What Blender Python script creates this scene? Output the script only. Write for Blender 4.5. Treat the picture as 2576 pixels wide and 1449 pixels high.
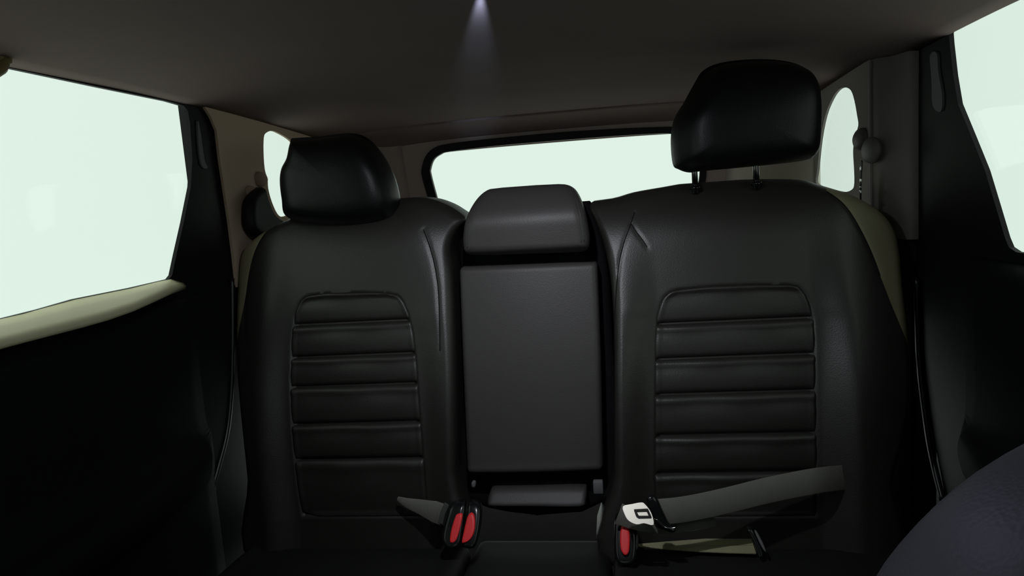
import bpy, bmesh, math, random
import numpy as np
from mathutils import Vector, Matrix
from mathutils.geometry import tessellate_polygon

for o in list(bpy.data.objects):
    bpy.data.objects.remove(o, do_unlink=True)
SC = bpy.context.scene
COL = SC.collection

# ------------------------------------------------------------------ camera
# x = across the car, y = towards the tailgate, z = up, metres above the cabin floor
F = 1800.0
VP = (1540.0, 475.0)                 # where the car's long axis vanishes
ROLL = math.radians(3.0)
CAM = np.array([0.16, 0.0, 1.04])
_dy = np.array([(VP[0] - 1288) / F, (724.5 - VP[1]) / F, -1.0]); _dy /= np.linalg.norm(_dy)
_ax, _ay = math.cos(ROLL), math.sin(ROLL)
_dx = np.array([_ax, _ay, -(_ax * _dy[0] + _ay * _dy[1]) / _dy[2]]); _dx /= np.linalg.norm(_dx)
_dz = np.cross(_dx, _dy)
ROT = np.array([_dx, _dy, _dz])
cd = bpy.data.cameras.new('camera'); cam = bpy.data.objects.new('camera', cd); COL.objects.link(cam)
cd.sensor_fit = 'HORIZONTAL'; cd.sensor_width = 36.0; cd.lens = F * 36.0 / 2576.0
cd.clip_start = 0.02
m4 = Matrix([list(ROT[i]) + [CAM[i]] for i in range(3)] + [[0, 0, 0, 1]])
cam.matrix_world = m4
SC.camera = cam

# ------------------------------------------------------------------ sky and exposure
w = bpy.data.worlds.new('overcast_sky'); SC.world = w; w.use_nodes = True
bg = w.node_tree.nodes['Background']
bg.inputs['Color'].default_value = (0.90, 0.985, 0.925, 1)
bg.inputs['Strength'].default_value = 1.0
SC.view_settings.view_transform = 'Standard'; SC.view_settings.look = 'None'
SC.view_settings.gamma = 1.0; SC.view_settings.use_curve_mapping = False
SC.view_settings.exposure = 0.0
SC.cycles.max_bounces = 6; SC.cycles.diffuse_bounces = 4; SC.cycles.glossy_bounces = 3; SC.cycles.transparent_max_bounces = 10
SC.cycles.caustics_reflective = False; SC.cycles.caustics_refractive = False

LAMP_SPOT_W = 8.5
FLARE_STREAK_W = 20.0
LENS_EMIT = 15.0

# ------------------------------------------------------------------ helpers
def ray(px, py):
    return ROT @ np.array([(px - 1288) / F, (724.5 - py) / F, -1.0])
def P(px, py, ax, val):
    """the point on the plane ax = val seen at that pixel"""
    r = ray(px, py); i = 'XYZ'.index(ax)
    return CAM + (val - CAM[i]) / r[i] * r
def PP(px, py, y0, k, z0):
    """the point on the leaning plane y = y0 + k (z - z0)"""
    r = ray(px, py)
    t = (y0 + k * (CAM[2] - z0) - CAM[1]) / (r[1] - k * r[2])
    return CAM + t * r

def tag(o, label=None, cat=None, group=None, kind=None):
    if label: o['label'] = label
    if cat: o['category'] = cat
    if group: o['group'] = group
    if kind: o['kind'] = kind
    return o
def empty(name, loc=(0, 0, 0)):
    o = bpy.data.objects.new(name, None); COL.objects.link(o)
    o.location = loc; o.empty_display_size = 0.05
    return o
def link(name, bm, mat, parent=None, smooth=True, recalc=True):
    if recalc: bmesh.ops.recalc_face_normals(bm, faces=bm.faces)
    me = bpy.data.meshes.new(name); bm.to_mesh(me); bm.free()
    if smooth:
        for p in me.polygons: p.use_smooth = True
    me.materials.append(mat)
    o = bpy.data.objects.new(name, me); COL.objects.link(o)
    if parent is not None:
        o.parent = parent
        q = parent; off = Vector((0, 0, 0))
        while q is not None:
            off += q.location; q = q.parent
        me.transform(Matrix.Translation(-off))
    return o
def autosmooth(o, deg=35):
    me = o.data
    bm = bmesh.new(); bm.from_mesh(me)
    for e in bm.edges:
        if len(e.link_faces) == 2 and e.calc_face_angle(0) > math.radians(deg): e.smooth = False
    bm.to_mesh(me); bm.free()
    return o
def smooth_loop(pts, n=8, closed=True):
    p = [np.array(q, float) for q in pts]; m = len(p); out = []
    for i in range(m if closed else m - 1):
        if closed: a, b, c, d = p[i - 1], p[i], p[(i + 1) % m], p[(i + 2) % m]
        else: a, b, c, d = p[max(i - 1, 0)], p[i], p[i + 1], p[min(i + 2, m - 1)]
        for k in range(n):
            t = k / n
            out.append(0.5 * (2 * b + (c - a) * t + (2 * a - 5 * b + 4 * c - d) * t * t + (3 * b - a - 3 * c + d) * t ** 3))
    if not closed: out.append(p[-1])
    return out
def round_corners(pts, r, n=5):
    """polygon with every corner rounded by radius r (a number or a list)"""
    out = []; m = len(pts)
    for i in range(m):
        a, b, c = np.array(pts[i - 1], float), np.array(pts[i], float), np.array(pts[(i + 1) % m], float)
        rr = r[i] if isinstance(r, (list, tuple)) else r
        u, v = a - b, c - b; lu, lv = np.linalg.norm(u), np.linalg.norm(v)
        q = min(rr, lu * 0.49, lv * 0.49)
        if q <= 1e-6: out.append(b); continue
        s, e = b + u / lu * q, b + v / lv * q
        for k in range(n + 1):
            t = k / n
            out.append((1 - t) ** 2 * s + 2 * t * (1 - t) * b + t * t * e)
    return out
def smoothstep(a, b, x):
    t = np.clip((x - a) / (b - a), 0, 1); return t * t * (3 - 2 * t)
def poly_dist(U, V, poly):
    A = np.array(poly); B = np.roll(A, -1, axis=0)
    best = np.full(U.shape, 1e9)
    for a, b in zip(A, B):
        d = b - a; L = d @ d
        if L < 1e-14: continue
        t = np.clip(((U - a[0]) * d[0] + (V - a[1]) * d[1]) / L, 0, 1)
        best = np.minimum(best, (U - a[0] - t * d[0]) ** 2 + (V - a[1] - t * d[1]) ** 2)
    return np.sqrt(best)
def in_poly(U, V, poly):
    """1 inside, -1 outside"""
    c = np.zeros(np.shape(U), bool); n = len(poly)
    for i in range(n):
        (ax, ay), (bx, by) = poly[i][:2], poly[(i + 1) % n][:2]
        if ay == by: continue
        hit = ((ay > V) != (by > V)) & (U < (bx - ax) * (V - ay) / (by - ay) + ax)
        c ^= hit
    return np.where(c, 1.0, -1.0)
def spans(poly, v):
    xs = []; n = len(poly)
    for i in range(n):
        a, b = poly[i], poly[(i + 1) % n]
        if (a[1] - v) * (b[1] - v) < 0:
            t = (v - a[1]) / (b[1] - a[1]); xs.append(a[0] + t * (b[0] - a[0]))
    return (min(xs), max(xs)) if len(xs) >= 2 else None

def padded(name, outline, front, thick, R, nu, nv, mat, parent=None, mapper=None, backR=None, split=None):
    """a closed cushion: outline in (u,v), front depth front(U,V), edges rolled back by radius R"""
    poly = [np.array(q[:2], float) for q in outline]
    vs = [q[1] for q in poly]; v0, v1 = min(vs), max(vs); e = (v1 - v0) * 0.0015
    T = np.linspace(0, 1, nv); T = 0.45 * T + 0.55 * (1 - np.cos(math.pi * T)) / 2
    rows = []
    for t in T:
        v = v0 + e + (v1 - v0 - 2 * e) * t
        s = spans(poly, v)
        if s: rows.append((v, s[0], s[1]))
    S = np.linspace(0, 1, nu); S = 0.5 * S + 0.5 * (1 - np.cos(math.pi * S)) / 2
    if split:
        fn, cj, pname, pmat, plabel = split             # a clean column cj follows the seam fn(v)
        U = []
        for v, a, b in rows:
            x = min(max(fn(v), a + (b - a) * 0.004), b - (b - a) * 0.004)
            la = np.linspace(0, 1, cj + 1); lb = np.linspace(0, 1, nu - cj)
            la = 0.5 * la + 0.5 * (1 - np.cos(math.pi * la)) / 2; lb = 0.5 * lb + 0.5 * (1 - np.cos(math.pi * lb)) / 2
            U.append(list(a + (x - a) * la) + list(x + (b - x) * lb[1:]))
        U = np.array(U)
    else:
        U = np.array([[a + (b - a) * s for s in S] for v, a, b in rows])
    V = np.array([[v] * nu for v, a, b in rows])
    d = poly_dist(U, V, poly)
    def inset(d, R): 
        q = 1 - np.clip(d / R, 0, 1)
        return R * (1 - np.sqrt(np.maximum(0, 1 - q * q)))
    base = front(U, V)
    Yf = base + inset(d, R)
    br = backR or min(R, thick * 0.4)
    Yb = base * 0 + np.maximum(base + thick - inset(d, br), Yf + 0.0015)
    mp = mapper or (lambda u, y, v: (u, y, v))
    nr = len(rows)
    def build(j0, j1):
        bm = bmesh.new()
        gf = [[bm.verts.new(mp(U[i, j], Yf[i, j], V[i, j])) for j in range(j0, j1 + 1)] for i in range(nr)]
        gb = [[bm.verts.new(mp(U[i, j], Yb[i, j], V[i, j])) for j in range(j0, j1 + 1)] for i in range(nr)]
        m = j1 - j0
        for i in range(nr - 1):
            for j in range(m):
                bm.faces.new((gf[i][j], gf[i][j + 1], gf[i + 1][j + 1], gf[i + 1][j]))
                bm.faces.new((gb[i + 1][j], gb[i + 1][j + 1], gb[i][j + 1], gb[i][j]))
            bm.faces.new((gf[i][0], gf[i + 1][0], gb[i + 1][0], gb[i][0]))
            bm.faces.new((gf[i + 1][-1], gf[i][-1], gb[i][-1], gb[i + 1][-1]))
        for j in range(m):
            bm.faces.new((gf[0][j + 1], gf[0][j], gb[0][j], gb[0][j + 1]))
            bm.faces.new((gf[-1][j], gf[-1][j + 1], gb[-1][j + 1], gb[-1][j]))
        return bm
    if split:
        left_is_panel = cj < nu / 2
        a, b = build(0, cj), build(cj, nu - 1)
        pan = autosmooth(link(pname, a if left_is_panel else b, pmat, parent), 50)
        pan['label'] = plabel
        bm = b if left_is_panel else a
    else:
        bm = build(0, nu - 1)
    o = link(name, bm, mat, parent)
    if split: autosmooth(o, 50)
    def surf(u, v):
        u = np.array([float(u)]); v = np.array([float(v)])
        return float((front(u, v) + inset(poly_dist(u, v, poly), R))[0])
    return o, surf

def loft(name, rings, mat, parent=None, cap=True, closed=True, smooth=True):
    bm = bmesh.new()
    g = [[bm.verts.new(tuple(p)) for p in r] for r in rings]
    n = len(g[0])
    for i in range(len(g) - 1):
        for j in range(n if closed else n - 1):
            k = (j + 1) % n
            bm.faces.new((g[i][j], g[i][k], g[i + 1][k], g[i + 1][j]))
    if cap and closed:
        for r in (g[0], g[-1]): bm.faces.new(r)
    return link(name, bm, mat, parent, smooth)

def tube(name, pts, r, mat, parent=None, n=8):
    pts = [Vector(tuple(p)) for p in pts]; rings = []
    up = Vector((0.13, 0.21, 0.97))
    for i, p in enumerate(pts):
        t = (pts[min(i + 1, len(pts) - 1)] - pts[max(i - 1, 0)]).normalized()
        a = t.cross(up).normalized(); b = t.cross(a).normalized()
        rr = r[i] if isinstance(r, (list, tuple)) else r
        rings.append([p + rr * (math.cos(2 * math.pi * k / n) * a + math.sin(2 * math.pi * k / n) * b) for k in range(n)])
    return loft(name, rings, mat, parent)

def ribbon(name, pts, sides, width, th, mat, parent=None):
    """webbing: centre line, side direction per point"""
    pts = [Vector(tuple(p)) for p in pts]; rings = []
    for i, p in enumerate(pts):
        t = (pts[min(i + 1, len(pts) - 1)] - pts[max(i - 1, 0)]).normalized()
        s = Vector(tuple(sides[i])); s = (s - t * s.dot(t)).normalized(); nrm = t.cross(s)
        ww = width[i] if isinstance(width, (list, tuple)) else width
        a, b = s * ww / 2, nrm * th / 2
        e = s * (ww / 2 - th * 0.8)
        rings.append([p + a, p + e + b, p - e + b, p - a, p - e - b, p + e - b])
    return autosmooth(loft(name, rings, mat, parent), 50)

def holed(name, outer, holes, to3, th, mat, parent=None):
    """a plate with window holes; (u,v) -> to3(u,v,depth)"""
    loops = [[np.array(q[:2], float) for q in outer]] + [[np.array(q[:2], float) for q in h] for h in holes]
    tris = tessellate_polygon([[Vector((q[0], q[1], 0)) for q in L] for L in loops])
    flat = [q for L in loops for q in L]
    bm = bmesh.new()
    A = [bm.verts.new(to3(q[0], q[1], 0.0)) for q in flat]
    B = [bm.verts.new(to3(q[0], q[1], th)) for q in flat]
    for t in tris:
        try:
            bm.faces.new([A[i] for i in t]); bm.faces.new([B[i] for i in reversed(t)])
        except ValueError: pass
    k = 0
    for L in loops:
        n = len(L)
        for i in range(n):
            a, b = k + i, k + (i + 1) % n
            try: bm.faces.new((A[a], A[b], B[b], B[a]))
            except ValueError: pass
        k += n
    return link(name, bm, mat, parent, smooth=False)
def plate(name, outer, to3, th, mat, parent=None):
    return holed(name, outer, [], to3, th, mat, parent)

def box(name, c, s, mat, parent=None, bev=0.004, rot=None, seg=2):
    bm = bmesh.new(); bmesh.ops.create_cube(bm, size=1.0)
    bmesh.ops.scale(bm, vec=s, verts=bm.verts)
    if bev > 0: bmesh.ops.bevel(bm, geom=bm.edges[:], offset=bev, segments=seg, affect='EDGES', profile=0.5)
    M = Matrix.Translation(Vector(tuple(c)))
    if rot is not None: M = M @ (rot.to_matrix().to_4x4() if hasattr(rot, 'to_matrix') else rot.to_4x4())
    bmesh.ops.transform(bm, matrix=M, verts=bm.verts)
    return autosmooth(link(name, bm, mat, parent))

def frame_plate(name, outline, th, bev, mat, parent, origin, ex, ey, holes=()):
    """a small plate with rounded edges: outline in local (a,b), placed by origin and two axes"""
    ex = Vector(tuple(ex)).normalized(); ey = Vector(tuple(ey)); ey = (ey - ex * ey.dot(ex)).normalized(); ez = ex.cross(ey)
    O = Vector(tuple(origin))
    to3 = lambda u, v, d: tuple(O + ex * u + ey * v + ez * d)
    o = holed(name, outline, holes, to3, th, mat, parent)
    return o

# ------------------------------------------------------------------ materials
def new_mat(name):
    m = bpy.data.materials.new(name); m.use_nodes = True
    nt = m.node_tree; b = nt.nodes['Principled BSDF']
    return m, nt, b
def mat(name, col, rough=0.5, spec=0.5, metal=0.0, bump=None, vary=0.0, vscale=6.0, sheen=0.0):
    m, nt, b = new_mat(name)
    b.inputs['Base Color'].default_value = (*col, 1)
    b.inputs['Roughness'].default_value = rough
    b.inputs['Specular IOR Level'].default_value = spec
    b.inputs['Metallic'].default_value = metal
    b.inputs['Sheen Weight'].default_value = sheen
    tc = nt.nodes.new('ShaderNodeTexCoord')
    if vary:
        n = nt.nodes.new('ShaderNodeTexNoise'); n.inputs['Scale'].default_value = vscale; n.inputs['Detail'].default_value = 4
        r = nt.nodes.new('ShaderNodeMapRange'); r.inputs['To Min'].default_value = 1 - vary; r.inputs['To Max'].default_value = 1 + vary
        mx = nt.nodes.new('ShaderNodeMix'); mx.data_type = 'RGBA'; mx.blend_type = 'MULTIPLY'
        mx.inputs['Factor'].default_value = 1; mx.inputs['A'].default_value = (*col, 1)
        nt.links.new(tc.outputs['Object'], n.inputs['Vector'])
        nt.links.new(n.outputs['Fac'], r.inputs['Value']); nt.links.new(r.outputs['Result'], mx.inputs['B'])
        nt.links.new(mx.outputs['Result'], b.inputs['Base Color'])
    if bump:
        kind, sc, st, dist = bump
        if kind == 'leather':
            v = nt.nodes.new('ShaderNodeTexVoronoi'); v.feature = 'F1'; v.inputs['Scale'].default_value = sc; out = v.outputs['Distance']
        elif kind == 'weave':
            v = nt.nodes.new('ShaderNodeTexWave'); v.inputs['Scale'].default_value = sc; v.inputs['Distortion'].default_value = 0.4; out = v.outputs['Fac']
        else:
            v = nt.nodes.new('ShaderNodeTexNoise'); v.inputs['Scale'].default_value = sc; v.inputs['Detail'].default_value = 3; out = v.outputs['Fac']
        nt.links.new(tc.outputs['Object'], v.inputs['Vector'])
        bp = nt.nodes.new('ShaderNodeBump'); bp.inputs['Strength'].default_value = st; bp.inputs['Distance'].default_value = dist
        nt.links.new(out, bp.inputs['Height']); nt.links.new(bp.outputs['Normal'], b.inputs['Normal'])
    return m
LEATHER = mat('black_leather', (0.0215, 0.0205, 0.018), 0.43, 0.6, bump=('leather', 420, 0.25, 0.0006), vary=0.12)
LEATHER_MID_LIT = mat('lit_mid_leather', (0.050, 0.046, 0.046), 0.50, 0.45, bump=('leather', 420, 0.25, 0.0006), vary=0.10)  # middle leather lightened for the front light that falls on it
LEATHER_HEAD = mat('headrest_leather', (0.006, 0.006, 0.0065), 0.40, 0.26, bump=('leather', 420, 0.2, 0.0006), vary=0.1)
LEATHER_FRONT_LIT = mat('lamp_tinted_front_leather', (0.14, 0.122, 0.17), 0.45, 0.45, bump=('leather', 420, 0.2, 0.0006))  # paler, bluer base colour carries the dome lamp's glow
CUSH = mat('cushion_leather', (0.012, 0.012, 0.011), 0.75, 0.15, bump=('leather', 420, 0.25, 0.0006), vary=0.15)
SEAM = mat('seam_thread', (0.006, 0.006, 0.006), 0.8, 0.2, bump=('weave', 900, 0.3, 0.0004))
HEADLINER = mat('headliner_cloth', (0.185, 0.140, 0.130), 0.95, 0.1, bump=('noise', 900, 0.3, 0.0006), vary=0.08, vscale=9)
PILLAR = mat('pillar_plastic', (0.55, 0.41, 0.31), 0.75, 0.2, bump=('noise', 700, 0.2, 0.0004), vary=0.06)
PILLAR_LIT = mat('lit_pillar_plastic', (0.62, 0.57, 0.50), 0.75, 0.2, bump=('noise', 700, 0.2, 0.0004), vary=0.06)  # right rear pillar, lightened for the quarter window light on it
PILLAR_DIM = mat('dim_pillar_plastic', (0.33, 0.30, 0.275), 0.75, 0.2, bump=('noise', 700, 0.2, 0.0004), vary=0.06)  # pillar plastic darkened for the weaker light on the right
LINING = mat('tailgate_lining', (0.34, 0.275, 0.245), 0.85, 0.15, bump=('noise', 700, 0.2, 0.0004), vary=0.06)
BLACK = mat('black_trim_plastic', (0.006, 0.006, 0.007), 0.6, 0.25, bump=('noise', 600, 0.2, 0.0004))
DOORBLACK = mat('door_panel_plastic', (0.006, 0.006, 0.0075), 0.7, 0.2, bump=('noise', 500, 0.25, 0.0005))
GLOSSBLACK = mat('gloss_black_plastic', (0.008, 0.008, 0.009), 0.22, 0.5, bump=('noise', 200, 0.03, 0.0002))
GREYSTRIP = mat('grey_vent_plastic', (0.15, 0.15, 0.155), 0.6, 0.3, bump=('noise', 400, 0.1, 0.0003))
CREAM = mat('cream_sill_plastic', (0.80, 0.73, 0.47), 0.55, 0.4, bump=('noise', 260, 0.25, 0.0006), vary=0.08, vscale=14)
BACKING = mat('black_backing_cloth', (0.008, 0.008, 0.009), 0.9, 0.1, bump=('noise', 600, 0.3, 0.0005))
BOUNCE_CARPET = mat('bounce_cargo_carpet', (0.42, 0.36, 0.31), 0.95, 0.05, bump=('noise', 350, 0.6, 0.002))
SIDE_GLOW = mat('window_glow_vinyl', (0.26, 0.235, 0.145), 0.5, 0.4, bump=('leather', 420, 0.25, 0.0006), vary=0.1)  # olive tone stands for window glow on the outer shoulders
CARPET = mat('black_carpet', (0.012, 0.012, 0.012), 0.95, 0.05, bump=('noise', 350, 0.6, 0.002))
WEB = mat('black_webbing', (0.17, 0.168, 0.145), 0.6, 0.35, bump=('weave', 260, 0.5, 0.0006))
LIT_PATCH = mat('lit_cushion_patch', (0.34, 0.33, 0.20), 0.65, 0.3, bump=('weave', 260, 0.5, 0.0006))  # greenish light on the cushion, put into the base colour
STEEL = mat('brushed_steel', (0.74, 0.71, 0.62), 0.48, 0.5, metal=1.0, bump=('noise', 120, 0.05, 0.0004))
CHROME = mat('chrome', (0.8, 0.8, 0.8), 0.18, 0.5, metal=1.0, bump=('noise', 80, 0.02, 0.0002))
DARKCHROME = mat('dark_chrome', (0.10, 0.10, 0.10), 0.25, 0.5, metal=1.0, bump=('noise', 80, 0.02, 0.0002))
RED = mat('red_plastic', (0.95, 0.035, 0.042), 0.4, 0.4, bump=('noise', 200, 0.05, 0.0003), vary=0.06, vscale=40)
RUBBER = mat('black_rubber', (0.012, 0.012, 0.012), 0.35, 0.45, bump=('noise', 300, 0.1, 0.0004))
def glass_mat():
    m, nt, b = new_mat('tinted_window_glass'); nt.nodes.remove(b)
    out = nt.nodes['Material Output']
    tr = nt.nodes.new('ShaderNodeBsdfTransparent'); tr.inputs['Color'].default_value = (0.925, 0.965, 0.94, 1)
    gl = nt.nodes.new('ShaderNodeBsdfGlossy'); gl.inputs['Roughness'].default_value = 0.02
    lw = nt.nodes.new('ShaderNodeLayerWeight')
    pw = nt.nodes.new('ShaderNodeMath'); pw.operation = 'POWER'; pw.inputs[1].default_value = 5.0
    fr = nt.nodes.new('ShaderNodeMath'); fr.operation = 'MULTIPLY_ADD'; fr.inputs[1].default_value = 0.5; fr.inputs[2].default_value = 0.02
    mx = nt.nodes.new('ShaderNodeMixShader')
    nt.links.new(lw.outputs['Facing'], pw.inputs[0]); nt.links.new(pw.outputs[0], fr.inputs[0])
    nt.links.new(fr.outputs[0], mx.inputs[0]); nt.links.new(tr.outputs[0], mx.inputs[1]); nt.links.new(gl.outputs[0], mx.inputs[2])
    nt.links.new(mx.outputs[0], out.inputs['Surface'])
    return m
GLASS = glass_mat()
def lens_mat():
    m, nt, b = new_mat('lamp_lens'); nt.nodes.remove(b)
    e = nt.nodes.new('ShaderNodeEmission'); e.inputs['Color'].default_value = (0.62, 0.70, 1.0, 1); e.inputs['Strength'].default_value = LENS_EMIT
    nt.links.new(e.outputs[0], nt.nodes['Material Output'].inputs['Surface'])
    return m
LENS = lens_mat()

# ================================================================== SETTING
XL, XR = -0.70, 0.76                      # inner faces of the rear doors
XQR = 0.70                                # right cargo wall
def zc(x, y):
    z = 1.305 - 0.030 * min(abs(x) / 0.72, 1.3) ** 3.2
    if y > 1.2: z -= 0.036 * ((y - 1.2) / 0.9) ** 1.6
    if y < 0.3: z -= 0.07 * ((0.3 - y) / 0.8) ** 2
    return z
# headliner
XW_IN = -0.6995
bm = bmesh.new(); nx, ny = 41, 61; th = 0.02
def xlim(y): return (XW_IN, float(np.interp(y, (1.56, 1.63), (XR - 0.001, XQR - 0.001))))
ys = np.linspace(-0.50, 2.12, ny)
A = [[bm.verts.new((x, y, zc(x, y))) for x in np.linspace(*xlim(y), nx)] for y in ys]
B = [[bm.verts.new((x, y, zc(x, y) + th)) for x in np.linspace(*xlim(y), nx)] for y in ys]
for i in range(ny - 1):
    for j in range(nx - 1):
        bm.faces.new((A[i][j], A[i][j + 1], A[i + 1][j + 1], A[i + 1][j])); bm.faces.new((B[i + 1][j], B[i + 1][j + 1], B[i][j + 1], B[i][j]))
    bm.faces.new((A[i][0], A[i + 1][0], B[i + 1][0], B[i][0])); bm.faces.new((A[i + 1][-1], A[i][-1], B[i][-1], B[i + 1][-1]))
for j in range(nx - 1):
    bm.faces.new((A[0][j + 1], A[0][j], B[0][j], B[0][j + 1])); bm.faces.new((A[-1][j], A[-1][j + 1], B[-1][j + 1], B[-1][j]))
tag(link('ceiling', bm, HEADLINER), 'dark grey cloth headliner lining the car roof', kind='structure')

# floor
tag(plate('floor', [(-0.80, -1.2), (0.84, -1.2), (0.84, 2.45), (-0.80, 2.45)], lambda u, v, d: (u, v, -d), 0.03, CARPET),
    'black carpeted car floor', kind='structure')
tag(plate('trim_1', [(-0.69, 1.66), (0.70, 1.66), (0.70, 2.34), (-0.69, 2.34)], lambda u, v, d: (u, v, 0.72 - d), 0.03, BOUNCE_CARPET),  # unseen floor, set high and pale to bounce window light upward
    'carpeted cargo floor behind the rear seats, raised and lightened to bounce light', kind='structure')

def yz(px, py, X):
    p = P(px, py, 'X', X); return (p[1], p[2])
# ---- left rear door
hl = [(0.42, 1.262), yz(20, 170, XL), yz(250, 219, XL), yz(420, 254, XL), yz(462, 266, XL), yz(473, 279, XL), yz(478, 310, XL), yz(484, 400, XL),
      yz(480, 470, XL), yz(462, 560, XL), yz(444, 640, XL), yz(433, 692, XL), yz(425, 702, XL), yz(330, 724, XL), yz(190, 752, XL), yz(100, 778, XL), yz(0, 803, XL), (0.42, 0.905)]
edge_l = [(1.49, 1.32), yz(500, 272, XL), yz(525, 295, XL), yz(540, 330, XL), yz(548, 400, XL), yz(560, 480, XL), yz(572, 560, XL), yz(582, 640, XL), yz(584, 800, XL), yz(580, 1000, XL),
          yz(560, 1130, XL), yz(520, 1290, XL), (1.22, 0.10)]
out_l = [(0.32, 0.10), (0.32, 1.32)] + edge_l
def side(X, s):
    return lambda u, v, d: (X + s * d, u, v)
d1 = tag(empty('door_1', (XL, 0.9, 0.1)), 'black left rear door with a cream window sill', kind='structure')
frame_l = holed('window_frame', out_l, [hl], side(XL, -1), 0.008, BLACK, d1)
# ---- right rear door
hr = [(0.42, 1.255), yz(2700, -130, XR), yz(2510, 2, XR), yz(2420, 55, XR), yz(2395, 70, XR), yz(2387, 84, XR), yz(2389, 110, XR), yz(2398, 190, XR), yz(2410, 262, XR),
      yz(2446, 350, XR), yz(2478, 430, XR), yz(2505, 520, XR), yz(2528, 598, XR), yz(2538, 622, XR), yz(2556, 634, XR), yz(2576, 637, XR), (0.42, 0.895)]
edge_r = [(1.53, 1.33), yz(2300, 95, XR), yz(2292, 115, XR), yz(2289, 160, XR), yz(2293, 300, XR), yz(2299, 450, XR), yz(2305, 620, XR), yz(2306, 800, XR), (1.50, 0.60), (1.40, 0.40), (1.22, 0.10)]
out_r = [(0.32, 0.10), (0.32, 1.33)] + edge_r
d2 = tag(empty('door_2', (XR, 0.9, 0.1)), 'black right rear door beside the driver side seat', kind='structure')
d2['label'] = 'black right rear door with a steep window edge'
frame_r = holed('window_frame', out_r, [hr], side(XR, 1), 0.008, BLACK, d2)
for (dd, hole, X, s, nm, lab) in ((d1, hl, XL, -1, 'window_1', 'large left rear door window'), (d2, hr, XR, 1, 'window_2', 'right rear door window at the frame edge')):
    big = [((u - 0.95) * 1.03 + 0.95, (v - 1.08) * 1.08 + 1.08) for u, v in hole]
    tag(plate(nm, big, side(X + s * 0.0085, s), 0.004, GLASS), lab, kind='structure')
# grey vent strips set in the pillars of both doors
def vent(px, X, s, d):
    pts = smooth_loop([yz(a, b, X) for a, b in px], 4)
    return plate('vent_strip', pts, side(X - s * 0.004, s), 0.006, GREYSTRIP, d)
vent([(493, 306), (500, 330), (510, 400), (518, 422), (505, 420), (497, 380)], XL, -1, d1)['label'] = 'narrow grey strip in the black door pillar'
vent([(2345, 140), (2362, 133), (2366, 180), (2376, 240), (2372, 280), (2352, 265), (2349, 200)], XR, 1, d2)['label'] = 'narrow grey strip in the black door pillar'
# door panels: a bulging profile with an arm rest, swept along the door
def door_panel(d, X, s, ztop, yend):
    prof = [(0.0, ztop), (0.025, ztop - 0.008), (0.040, ztop - 0.03), (0.046, ztop - 0.09), (0.040, ztop - 0.20), (0.046, ztop - 0.27),
            (0.085, ztop - 0.295), (0.090, ztop - 0.325), (0.075, ztop - 0.36), (0.045, ztop - 0.42), (0.045, 0.16), (0.0, 0.14)]
    prof = smooth_loop(prof, 3, closed=False)
    rings = []
    for y, k in ((0.36, 0.9), (0.45, 1.0), (0.8, 1.0), (1.0, 0.95), (1.12, 0.8), (yend - 0.08, 0.55), (yend, 0.05)):
        rings.append([(X - s * a * k, y, z) for a, z in prof])
    return loft('door_panel', rings, DOORBLACK, d, cap=True)
door_panel(d1, XL + 0.002, -1, 0.89, 1.34); door_panel(d2, XR - 0.002, 1, 0.885, 1.32)
for d, X, s in ((d1, XL, -1), (d2, XR, 1)):
    box('door_handle', (X - s * 0.06, 0.72, 0.74), (0.02, 0.11, 0.028), CHROME, d, 0.006)
# cream sill on the left door: hugs the lower window edge, falls towards the cabin
top = [(0, 803), (60, 789), (100, 778), (190, 753), (260, 739), (330, 725), (400, 708), (430, 702), (448, 706)]
low = [(0, 853), (60, 838), (105, 827), (200, 804), (268, 786), (333, 764), (395, 737), (425, 724), (446, 713)]
rings = []
for i, (a, b) in enumerate(zip(top, low)):
    p = P(a[0], a[1], 'X', XL); t = i / (len(top) - 1)
    q = P(b[0], b[1], 'Z', p[2] - 0.010 + 0.004 * t)
    if q[0] > XL + 0.10: q = P(b[0], b[1], 'X', XL + 0.10)
    y = 0.5 * (p[1] + q[1]) * 0 + p[1]
    q = np.array([max(q[0], XL + 0.008), q[1], q[2]])
    for k, dy in (((0, -0.5), (1, 0.0)) if i == 0 else ((1, 0.0),)):
        o = np.array([0, dy, 0.03 * dy])
        rings.append([p + o, p * 0.6 + q * 0.4 + o + np.array([0, 0, -0.001]), p * 0.15 + q * 0.85 + o, q + o + np.array([0.004, 0, -0.006]), q + o + np.array([0.002, 0, -0.012]), p + o + np.array([0.0, 0, -0.016])])
loft('window_sill', rings, CREAM, d1)['label'] = 'cream window sill strip catching the daylight'

# ---- left cargo side wall with its quarter window
XW = -0.688
ql = [yz(663, 380, XW), yz(664, 345, XW), yz(670, 334, XW), yz(684, 329, XW), yz(700, 334, XW), yz(727, 350, XW), yz(742, 368, XW), yz(748, 400, XW), yz(748, 470, XW), yz(735, 530, XW), yz(712, 545, XW), yz(698, 538, XW),
      yz(684, 508, XW), yz(675, 475, XW), yz(673, 450, XW), yz(666, 425, XW)]
ql = smooth_loop(ql, 3)
ow = [(1.50, 0.88)] + [(u - 0.012, v) for u, v in reversed(edge_l[2:8]) if v > 0.90] + [(1.44, 1.29), (1.44, 1.33), (2.06, 1.33), (2.06, 0.88)]
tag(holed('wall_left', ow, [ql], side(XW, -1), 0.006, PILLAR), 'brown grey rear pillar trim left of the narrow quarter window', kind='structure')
tag(plate('window_3', [((u - 1.8) * 1.08 + 1.8, (v - 1.14) * 1.05 + 1.14) for u, v in ql], side(XW - 0.0065, -1), 0.004, GLASS), 'narrow left quarter window beside the low headrest', kind='structure')
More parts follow.
